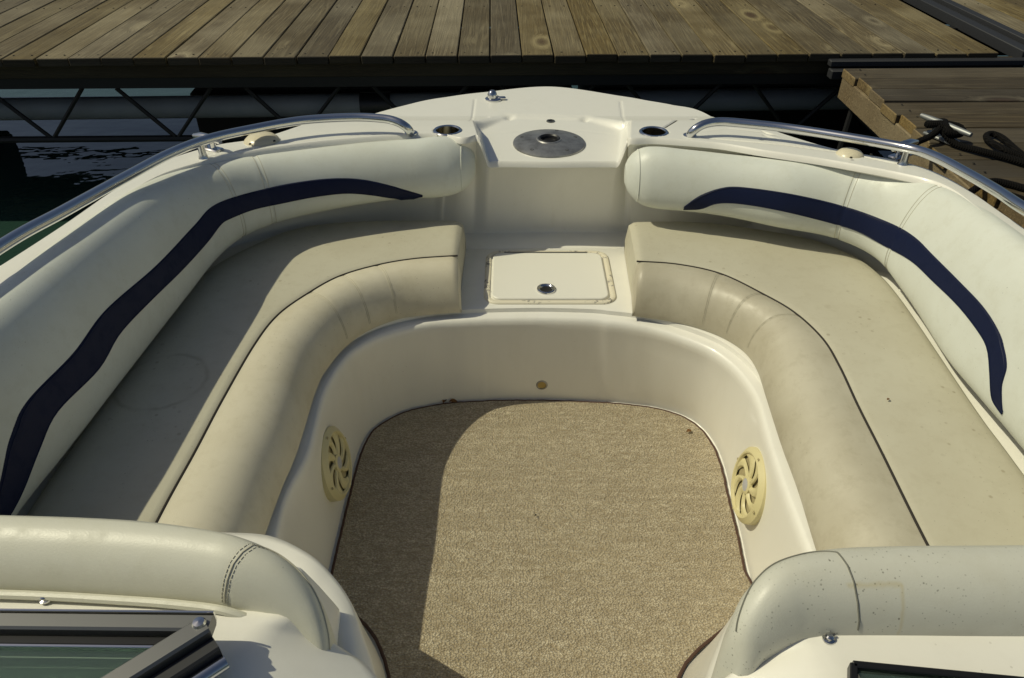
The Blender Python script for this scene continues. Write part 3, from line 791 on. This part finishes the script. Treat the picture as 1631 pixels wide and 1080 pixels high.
for pl in (grooves[3][0], grooves[4][0]):
    pts = even([Vector((p.x,p.y,hdeck(p.x,p.y)+.0012)) for p in even(pl,.01)], .01)
    MB().tube(pts, .0026, 6).build('lid_gap', M['seamdark'], boat)
# cup holders
for c in cups:
    g = sub('cup_holder', (c.x,c.y,.645), boat); z = lvl(c.y)
    MB().lathe((c.x,c.y,z), [(.0335,.0005),(.0350,.0032),(.0405,.0032),(.0435,.0008),(.0437,-.004)], 40).build('rim', M['steel'], g)
    MB().lathe((c.x,c.y,z), [(.0340,.002),(.0325,-.06),(.030,-.085),(.0,-.088)], 40).build('well', simple('cup_steel',(.32,.29,.22),.25,1), g)

# pedestal plate on the shelf
pc = at(874.5,229,.578)
g = sub('pedestal_plate', pc, boat)
MB().lathe((pc.x,pc.y,.5785), [(.112,0),(.111,.004),(.100,.008),(.06,.0125),(.040,.015),(.0375,.018),(.034,.018),(.031,.010),(.031,.003),(0,.003)], 56).build('dome', M['plate'], g)
MB().lathe((pc.x,pc.y,.5785), [(.033,.0185),(.030,.020),(.026,.0165),(.024,.008),(0,.008)], 36).build('socket', M['black'], g)
for a in (20, 92-20, 160, 232, 305):
    r_ = math.radians(a)
    MB().lathe((pc.x+.088*math.cos(r_),pc.y+.088*math.sin(r_),.5785+.0092), [(.0062,-.002),(.0062,.0006),(.004,.0012),(.0035,-.0008),(0,-.0008)], 14).build('screw', M['anod'], g)
dc = at(877,193,.579)
g = sub('drain_fitting', dc, boat)
MB().lathe((dc.x,dc.y,hdeck(dc.x,dc.y)-.001), [(.0145,0),(.0135,.004),(.009,.005),(.008,.001),(0,.001)], 24).build('fitting_ring', M['anod'], g)

# storage hatch between the seats
hx0, hx1 = at(783,443,.306).x, at(965,443,.306).x
hy1, hy0 = at(870,405,.306).y, at(870,479,.306).y
hc2 = Vector(((hx0+hx1)/2,(hy0+hy1)/2,.305))
g = sub('storage_hatch', hc2, boat)
def rrect(cx, cy, sx, sy, r, z, n=7):
    out = []
    for qx, qy, a0 in ((1,1,0),(-1,1,90),(-1,-1,180),(1,-1,270)):
        for k in range(n+1):
            a = math.radians(a0+90*k/n); out.append(Vector((cx+qx*(sx/2-r)+r*math.cos(a), cy+qy*(sy/2-r)+r*math.sin(a), z)))
    return out
SX, SY = hx1-hx0, hy1-hy0
mb = MB(); mb.grid([rrect(hc2.x,hc2.y,SX+.034+a,SY+.030+a,.040+a/2,z) for a, z in ((.006,.3055),(.003,.309),(-.002,.3105),(-.018,.3105),(-.026,.309),(-.030,.300))], True)
mb.build('hatch_frame', M['flange'], g, sharp=50)
mb = MB(); rr = [rrect(hc2.x,hc2.y,SX+a,SY+a,.028+a/2,z) for a, z in ((-.003,.300),(-.003,.3095),(-.006,.3122),(-.012,.3128))]
mb.grid(rr, True); mb.fan(rr[-1]); mb.build('hatch_lid', simple('lid_white',(.80,.785,.70),.38), g, sharp=50)
mb = MB(); mb.grid([rrect(hc2.x,hc2.y,SX-.03,.012,.005,.301),rrect(hc2.x,hc2.y,SX-.03,.012,.005,.302)], True)
lp = at(870,461,.313)
MB().lathe((lp.x,lp.y,.3128), [(.0275,0),(.0265,.004),(.022,.0055),(.0185,.004),(.0165,.001)], 36).build('latch_ring', M['steel'], g)
MB().lathe((lp.x,lp.y,.3132), [(.0165,.0005),(.0140,.0008),(.012,-.0),(0,.0002)], 30).build('latch_button', M['black'], g)
hb = MB(); hb.box((hc2.x-.004,hc2.y+SY/2+.001,.3118), SX*.76, .006, .002, 0, .0005); hb.build('hinge', M['anod'], g)

# brass drain plug on the footwell's front wall
i_ = min(range(NL), key=lambda i: abs(proj(F_[i])[0]-863)); wn = -outn(F_, i_)
bp = aty(863,611,F_[i_].y+.012+.004); bp.y = F_[i_].y+.014
ax = Vector((wn.x,wn.y,.05)).normalized()
g = sub('courtesy_plug', bp, boat)
MB().lathe(bp+ax*.002, [(.0175,0),(.0170,.003),(.0125,.0045)], 24, ax=ax).build('plug_rim', M['plate'], g)
MB().lathe(bp+ax*.002, [(.0125,.0045),(.011,.003),(0,.0035)], 24, ax=ax).build('plug_face', M['brass'], g)

# ------------------------------------------------------------------ speakers
def speaker(px, py, side, label):
    # march along the sight line to the wall
    best = None
    for i in range(NL):
        row = liner[i]
        for j in range(3,9):
            p = row[j]; q = proj(p); d = (q[0]-px)**2+(q[1]-py)**2
            if best is None or d < best[0]: best = (d, i, j)
    _, i, j = best
    c = liner[i][j]; tu = (liner[min(NL-1,i+1)][j]-liner[i-1][j]).normalized(); tv = (liner[i][j+1]-liner[i][j-1]).normalized()
    ax = tu.cross(tv).normalized()
    if ax.x*(1 if side == 'L' else -1) < 0: ax = -ax
    ax = (ax+Vector((0,-.03,.13))).normalized(); c = c+ax*.005
    u = Vector((0,0,1)); u = (u-ax*u.dot(ax)).normalized(); v = ax.cross(u)
    g = sub('speaker', c, boat, label); Rr = .090
    MB().lathe(c+ax*.001, [(Rr,-.022),(Rr,.008),(Rr-.006,.013),(Rr*.86,.018),(Rr*.82,.017),(Rr*.79,.011)], 48, ax=ax).build('bezel', M['spk'], g)
    MB().lathe(c, [(Rr*.80,.006),(Rr*.4,.003),(0,.003)], 40, ax=ax).build('cone', M['spkcone'], g)
    for k in range(8):                                      # broad swirled petals with leaf-shaped slots between
        a0 = 2*math.pi*k/8+.3; rows = []
        for q in range(13):
            f = q/12; rr_ = Rr*(.17+.66*f); a = a0+.60*f*f
            wd = math.pi*rr_/8*(.97-.56*math.sin(math.pi*min(1,f*1.02))**.8*(1.0 if k%3 else .55))
            dr = u*math.cos(a)+v*math.sin(a); dt = -u*math.sin(a)+v*math.cos(a)
            o_ = c+dr*rr_
            rows.append([o_-dt*wd+ax*.009, o_-dt*wd*.8+ax*.0125, o_-dt*wd*.1+ax*.0150, o_+dt*wd*.5+ax*.0135, o_+dt*wd+ax*.009])
        MB().grid(rows).build('spoke', M['spk'], g)
    MB().lathe(c, [(Rr*.25,.008),(Rr*.24,.015),(Rr*.17,.017),(Rr*.165,.0165)], 28, ax=ax).build('hub', M['spk'], g)
    MB().lathe(c, [(Rr*.165,.0168),(0,.0185)], 28, ax=ax).build('badge', M['spkcap'], g)
    for a in (0,90,180,270):
        a = math.radians(a); q = c+(u*math.sin(a)+v*math.cos(a))*Rr*.92+ax*.0155
        MB().lathe(q, [(.004,0),(.0038,.001),(0,.0006)], 10, ax=ax, cap1=False).build('screw', M['spkcone'], g)
speaker(526,738,'L','left footwell speaker, in shadow')
speaker(1207,773,'R','right footwell speaker, sunlit')

# ------------------------------------------------------------------ bow hardware
nl = at(786,150,.602); g = sub('bow_light', nl, boat)
zb = hdeck(nl.x,nl.y)
MB().lathe((nl.x,nl.y,zb), [(.030,0),(.030,.004),(.024,.008),(0,.008)], 24).build('light_base', M['steel'], g)
MB().lathe((nl.x-.004,nl.y,zb+.006), [(.017,0),(.017,.012),(.013,.022),(.006,.027),(0,.028)], 24).build('light_dome', M['steel'], g)
MB().box((nl.x+.028,nl.y-.002,zb+.006), .030,.016,.010, 0, .003).build('light_bracket', M['steel'], g)
for px, py, sx, nm in ((417,225,1.0,'left cream light dome'),(1354,246,.72,'right cream light dome')):
    c = atdeck(px,py); g = sub('deck_light', c, boat, nm)
    MB().lathe((c.x,c.y,c.z-.004), [(.052*sx,-.006),(.051*sx,.002),(.047*sx,.010*sx),(.037*sx,.019*sx),(.020*sx,.024*sx),(0,.0255*sx)], 36).build('dome', M['lamp'], g)
    for a in (250,330):
        a = math.radians(a); MB().lathe((c.x+.051*math.cos(a),c.y+.051*math.sin(a),c.z+.010), [(.004,0),(.003,.003),(0,.003)], 10).build('screw', M['hole'], g)
for px, py, rz in ((334,238,-.5),(1436,249,.55)):
    c = atdeck(px,py); g = sub('deck_cleat', c, boat)
    MB().box((c.x,c.y,c.z+.004), .085,.030,.008, rz, .003).build('cleat_base', M['steel'], g)
    d = Vector((math.cos(rz),math.sin(rz),0))
    MB().tube([Vector(c)-d*.05+Vector((0,0,.030)), Vector(c)-d*.02+Vector((0,0,.034)), Vector(c)+d*.02+Vector((0,0,.034)), Vector(c)+d*.05+Vector((0,0,.030))], [.006,.011,.011,.006], 12).build('cleat_horn', M['steel'], g)
    for s_ in (-.018,.018): MB().tube([Vector(c)+d*s_, Vector(c)+d*s_+Vector((0,0,.032))], .008, 10).build('cleat_leg', M['steel'], g)

# ------------------------------------------------------------------ consoles, pads, side walls
def console(side, OUT, INN, SH, FLR, edge, pad_m, label, zin):
    f = side == 'R'
    g = sub('console', (OUT[2][0],OUT[2][1],.7), boat, label)
    out = [Vector((a,b,0)) for a,b in OUT]; inn = [Vector((a,b,0)) for a,b in INN]
    n = 110; out, inn = dense(out,n), dense(inn,n)
    rows = []
    for i in range(n):
        o_, q_ = out[i], inn[i]; t_ = i/(n-1); drop = DROP[side]*sm(SEAM[side]-.02,1.0,t_)
        ins = lambda a: o_.lerp(q_, a)
        pk = 1-.005*math.exp(-((t_-SEAM[side])/.006)**2)
        e = 1-sm(.97,1.0,t_)*.12
        P_ = []
        for a, z in ((.30,.42),(.02,.46),(-.02,.56),(-.01,.65),(.05,.705),(.16,.738),(.32,.752),(.50,.752),(.68,.745),(.84,.730),(.95,.712),(1.0,.690),(1.0,.62),(.95,.50)):
            q = ins(a+(1-e)*.3); cp_ = max(0,(t_-CAP[side])/(1.0-CAP[side])); cp_ = math.sqrt(max(0,1-cp_**2.2))
            z = .640+(z-.640)*(.12+.88*cp_) if z > .640 else z
            P_.append(Vector((q.x,q.y,z-drop)))
        rows.append(P_)
    b = sub('console_pad', rows[n//2][6], boat, PADLAB[side])
    mb = MB(); mb.grid(rows, flip=f); mb.fan(rows[-1], flip=f); mb.build('pad_cover', pad_m, b, sharp=None)
    tk = {'L':[(.55,10.6),(.565,9),(.59,7),(.61,5.6),(.64,5.1),(.70,5.0),(.78,5.0),(.88,5.0),(.96,5.0)],
          'R':[(.42,10.6),(.425,9),(.43,7),(.44,5.8),(.47,5.2),(.53,5.1),(.62,5.0),(.74,5.0),(.88,5.0)]}[side]
    def on(t_, k_, lift=.0008):
        i = min(n-2, t_*(n-1)); a_, f_ = int(i), i-int(i); k0 = int(k_); g_ = k_-k0
        p = rows[a_][k0].lerp(rows[a_+1][k0], f_); q = rows[a_][k0+1].lerp(rows[a_+1][k0+1], f_)
        p = p.lerp(q, g_); mid_ = rows[a_][7]-Vector((0,0,.06)); return p+(p-mid_).normalized()*lift
    cv = dense([Vector((a_,b_,0)) for a_,b_ in tk], 160)
    MB().tube([on(v.x, v.y, .0003) for v in cv], .0011, 6).build('seam', M['seam' if side == 'L' else 'seamgrey'], b)
    for dd in ((-.010,.010) if side == 'L' else ()):
        pts = even([on(max(.02,min(.98,v.x+dd)), v.y, .0005) for v in cv[:130]], .0058); mb = MB()
        for a_, c_ in zip(pts, pts[1:]): mb.tube([a_, a_.lerp(c_,.72)], .0005, 5)
        mb.build('stitching', M['seam'], b)
    # welt along the back of the pad
    if side == 'L': MB().tube([r[11]+Vector((0,-.006,.004)) for r in rows[:int(n*.80)]], .0055, 8).build('welt', pad_m, b)
    # console moulding: top and the slope to the passage
    E = [Vector(p) for p in edge]
    return g, rows
SEAM = {'L':.54, 'R':.52}; DROP = {'L':.065, 'R':.02}; CAP = {'L':.66, 'R':.60}
PADLAB = {'L':'left console pad, smooth cream vinyl with stitched end panel', 'R':'right console pad, grey-white vinyl speckled with mildew'}
OUTL = [(-1.2,.645),(-.9,.645),(-.65,.641),(-.49,.634),(-.39,.620),(-.325,.604),(-.268,.582),(-.230,.552),(-.213,.515),(-.216,.488)]
INNL = [(-1.2,.555),(-.9,.555),(-.61,.549),(-.45,.540),(-.375,.533),(-.335,.527),(-.300,.521),(-.268,.511),(-.242,.498),(-.224,.484)]
gl, rl = console('L', OUTL, INNL, None, None, [], M['pad'], 'left console moulding', .70)
OUTR = [(1.2,.602),(.9,.600),(.60,.597),(.45,.595),(.37,.589),(.312,.572),(.276,.547),(.256,.520),(.247,.492),(.258,.466)]
INNR = [(1.2,.490),(.9,.490),(.58,.490),(.45,.491),(.38,.491),(.34,.490),(.322,.487),(.305,.482),(.288,.475),(.272,.463)]
gr, rr2 = console('R', OUTR, INNR, None, None, [], M['padspeck'], 'right console moulding', .70)

def console_body(side, g, inn, top_edge, slope_edge, sh, fl_):
    f = side == 'R'
    inn = [Vector(p) for p in inn]
    n = 60; A = dense(inn, n)
    # top sheet: from pad inner line back to under the windshield
    sg = -1 if side == 'L' else 1
    Et = dense([Vector(p) for p in top_edge], n)
    rows = [[a.lerp(b, k/8)+Vector((0,0,0)) for k in range(9)] for a, b in zip(A, Et)]
    return rows
# left console top: level sheet with a rounded edge that falls towards the passage
def topsheet(side, g, xs_far, y_front, edge_pts, foot_pts, zt):
    f = side == 'R'; sg = 1 if side == 'L' else -1
    E = dense([Vector(p) for p in edge_pts], 60); Ft = dense([Vector(p) for p in foot_pts], 60)
    rows = []
    for e, q in zip(E, Ft):
        far = Vector((xs_far, e.y, zt))
        r_ = [far, far.lerp(e,.5), far.lerp(e,.85), e+(far-e).normalized()*.02]
        d = (q-e)
        r_ += [e+(far-e).normalized()*.008+Vector((0,0,-.0008)), e+d*.05+Vector((0,0,-.001)), e+d*.15+Vector((0,0,.001)), e+d*.5+Vector((0,0,.004)), e+d*.9+Vector((0,0,.002)), q, q+Vector((0,0,-.02)), q+Vector((-sg*.01,0,-.20))]
        rows.append(r_)
    MB().grid(rows, flip=not f).build('console_top', M['gel'], g, sharp=None)
zt = .690
eL = [Vector((-.275,.61,.66)), Vector((-.270,.56,.675)), at(455,978,zt), at(425,1003,zt), at(404,1030,zt), at(392,1060,zt), at(386,1095,zt), at(384,1200,zt), at(384,1500,zt)]
fL = [Vector((-.232,.60,.58)), Vector((-.225,.55,.60)), at(531,1022,.63), at(555,1039,.626), at(580,1056,.62), at(600,1078,.615), at(616,1110,.61), at(628,1220,.60), at(632,1500,.60)]
topsheet('L', gl, -1.25, .55, eL, fL, zt)
# right
eR = [Vector((.345,.56,.665)), Vector((.340,.52,.68)), at(1290,1004,zt), at(1304,1030,zt), at(1314,1056,zt), at(1321,1085,zt), at(1326,1130,zt), at(1332,1250,zt), at(1335,1500,zt)]
fR = [Vector((.290,.55,.60)), Vector((.280,.51,.62)), at(1208,1045,.655), at(1185,1060,.648), at(1160,1076,.64), at(1138,1095,.63), at(1120,1125,.62), at(1102,1240,.60), at(1098,1500,.60)]
topsheet('R', gr, 1.25, .49, eR, fR, zt)
# moulded wall from the shoulder beside each pad down to the floor
def sidewall(side, g, SHp, FLp, INp):
    f = side == 'R'; n = 90
    S_ = dense([Vector(p) for p in SHp], n); Fq = dense([Vector(p) for p in FLp], n); Iq = dense([Vector(p) for p in INp], n)
    rows = []
    for s_, q, i_ in zip(S_, Fq, Iq):
        r_ = [i_+Vector((0,0,-.05)), i_, i_.lerp(s_,.6)+Vector((0,0,.004)), i_.lerp(s_,.9)+Vector((0,0,.003)), s_+Vector((0,0,-.002)), s_.lerp(q,.02)+Vector((0,0,-.008))]
        r_ += [s_.lerp(q, a) for a in (.06,.2,.45,.7,.9,.97)]+[q]
        rows.append(r_)
    MB().grid(rows, flip=f).build('console_side', M['gel'], g, sharp=None)
SHL = [Vector((-.47,.78,.52)), Vector((-.38,.765,.53)), at(490,880,.55), at(530,916,.55), at(560,960,.55), at(578,1010,.55), at(592,1050,.55), at(602,1090,.55), at(612,1160,.55), at(612,1500,.55)]
FLL = [Vector((-.46,1.0,0)), Vector((-.445,1.02,0)), Vector((-.415,1.03,0)), Vector((-.375,.985,0)), Vector((-.318,.935,0)), Vector((-.285,.89,0)), Vector((-.257,.83,0)), Vector((-.245,.76,0)), Vector((-.243,.6,0)), Vector((-.243,.15,0))]
INL = [Vector((-.47,.62,.56)), Vector((-.38,.61,.56)), Vector((-.30,.59,.57)), Vector((-.265,.57,.575)), Vector((-.23,.54,.58)), Vector((-.21,.51,.585)), Vector((-.205,.48,.59)), Vector((-.20,.45,.60)), Vector((-.19,.40,.60)), Vector((-.19,.1,.60))]
sidewall('L', gl, SHL, FLL, INL)
SHR = [Vector((.56,.74,.50)), Vector((.46,.715,.50)), at(1205,935,.50), at(1178,963,.50), at(1152,1007,.50), at(1131,1058,.50), at(1122,1090,.50), at(1115,1160,.50), at(1112,1500,.50)]
FLR = [Vector((.60,.98,0)), Vector((.58,1.0,0)), Vector((.535,.995,0)), Vector((.45,.925,0)), Vector((.395,.885,0)), Vector((.352,.838,0)), Vector((.322,.76,0)), Vector((.312,.6,0)), Vector((.312,.15,0))]
INR = [Vector((.56,.55,.55)), Vector((.46,.54,.55)), Vector((.36,.53,.56)), Vector((.31,.52,.57)), Vector((.285,.50,.58)), Vector((.275,.48,.58)), Vector((.27,.45,.59)), Vector((.265,.40,.59)), Vector((.265,.1,.59))]
sidewall('R', gr, SHR, FLR, INR)

# snap stud and twist stud on the consoles
for px, py, nm in ((73,954,'snap_stud'),(1320,1018,'twist_stud')):
    c = at(px,py,zt); g = sub(nm, c, boat)
    MB().lathe((c.x,c.y,zt), [(.0075,0),(.007,.0015),(.004,.0025),(.0035,.005),(.0048,.006),(.003,.0075),(0,.0075)], 20).build('stud', M['steel'], g)
    MB().tube([Vector((c.x-.006,c.y,zt+.006)),Vector((c.x+.006,c.y+.002,zt+.006))], .0016, 8).build('stud_pin', M['anod'], g)

# windshield, left: framed pane folded forward over the console
ZW = .735
g = sub('windshield', at(200,1010,ZW), boat, 'open left windshield panel in grey aluminium frame')
def bar(name, a, b, w_, h_, m_, parent, roll=0):
    d = (b-a); L_ = d.length; d.normalize(); sd = Vector((-d.y,d.x,0)).normalized(); up = Vector((0,0,1)); mb = MB(); e = min(w_,h_)*.14
    prof = [(-w_/2+e,-h_/2),(w_/2-e,-h_/2),(w_/2,-h_/2+e),(w_/2,h_/2-e),(w_/2-e,h_/2),(-w_/2+e,h_/2),(-w_/2,h_/2-e),(-w_/2,-h_/2+e)]
    rows = [[p+sd*x_+up*z_ for x_, z_ in prof] for p in (a, b)]
    mb.grid(rows, True); mb.fan(rows[0], True); mb.fan(rows[1]); return mb.build(name, m_, parent, sharp=30)
a0, a1 = at(-220,992,ZW), at(338,998,ZW)
bar('frame_rail', a0, a1, .020, .018, M['anod'], g)
a2 = a0+Vector((0,-.017,-.006)); a3 = a1+Vector((-.006,-.017,-.006)); bar('frame_rail', a2, a3, .011, .010, M['anodblk'], g)
bar('frame_rail', a0+Vector((0,.0118,.002)), a1+Vector((0,.0118,.002)), .0024, .016, M['steel'], g)
bar('frame_rail', a0+Vector((0,-.0245,-.004)), a1+Vector((-.014,-.0245,-.004)), .003, .010, M['steel'], g)
c0, c1 = at(330,1000,ZW+.004), at(150,1112,ZW+.004)
bar('frame_stile', c0, c1, .024, .020, M['anod'], g)
dl = (c1-c0).normalized(); pr = Vector((dl.y,-dl.x,0))*-1
bar('gasket', c0+pr*.021+Vector((0,0,-.012)), c1+pr*.021+Vector((0,0,-.012)), .018, .020, M['rubber'], g)
bar('gasket', c0-pr*.014+Vector((0,0,-.006)), c1-pr*.014+Vector((0,0,-.006)), .004, .012, M['anodblk'], g)
MB().tube([c0+pr*.036+Vector((0,0,-.020)), c1+pr*.036+Vector((0,0,-.020))], .0085, 14).build('hinge_tube', M['steelrail'], g)
MB().lathe(c0+Vector((-.006,-.001,.010)), [(.0075,0),(.006,.003),(0,.004)], 18).build('screw', M['steel'], g)
gy = a2.y-.010
mb = MB(); z_ = ZW-.006
q = [Vector((a0.x,gy,z_)), Vector((a1.x-.01,gy,z_)), Vector((c1.x+.0,c1.y,z_)), Vector((a0.x,c1.y,z_))]
ql = [p+Vector((0,0,-.005)) for p in q]
mb.V = q+ql; mb.F = [(0,3,2,1),(4,5,6,7),(0,1,5,4),(1,2,6,5),(2,3,7,6),(3,0,4,7)]
mb.build('pane', M['glass'], g, smooth=False)
# walk-through windshield base, right
g = sub('windshield', at(1500,1090,.715), boat, 'black-edged right windshield panel at the lower right')
b0, b1 = at(1358,1062,.705), at(1760,1101,.705)
bar('frame_rail', b0, b1, .008, .014, M['anodblk'], g)
b2 = b0+Vector((.002,-.006,0)); b3 = at(1356,1200,.705)
bar('frame_stile', b0, b3, .008, .014, M['anodblk'], g)
mb = MB(); q = [b0+Vector((.004,-.004,0)), b1+Vector((0,-.004,0)), Vector((b1.x,b3.y,.705)), Vector((b0.x+.004,b3.y,.705))]
ql = [p+Vector((0,0,-.005)) for p in q]; mb.V = q+ql; mb.F = [(0,3,2,1),(4,5,6,7),(0,1,5,4),(1,2,6,5),(2,3,7,6),(3,0,4,7)]
mb.build('pane', M['glass'], g, smooth=False)

# ------------------------------------------------------------------ litter
def leafbit(px, py, z, s, label, cat='leaf', rz=0.0, name='dead_leaf', m_='leaf'):
    c = at(px,py,z); rows = []
    for i in range(7):
        f = i/6; wd = s*.32*math.sin(math.pi*min(.98,max(.03,f)))
        p = Vector((math.cos(rz),math.sin(rz),0))*(f-.5)*s; nrm = Vector((-math.sin(rz),math.cos(rz),0))
        rows.append([c+p+nrm*wd*k+Vector((0,0,.003+s*.12*k*k+s*.1*math.sin(f*4))) for k in (-1,-.5,0,.5,1)])
    o = MB().grid(rows).build(name, M[m_], None); 
    sd_ = o.modifiers.new('thick', 'SOLIDIFY'); sd_.thickness = .0006
    return tag(o, label, cat)
leafbit(708,640,.006,.022,'brown dead leaf standing at the front left carpet edge', rz=1.3)
leafbit(722,641,.006,.024,'dark curled leaf scrap lying just right of the brown leaf at the carpet edge', rz=.1)
leafbit(853,822,.009,.008,'tiny dark chip lying in the middle of the carpet', 'debris', .9, 'debris_chip', 'hole')
leafbit(1097,688,.008,.018,'small grey leaf scrap on the front right corner of the carpet', rz=.5)
leafbit(1414,638,.424,.009,'small brown leaf crumb on the right seat cushion', rz=.6)
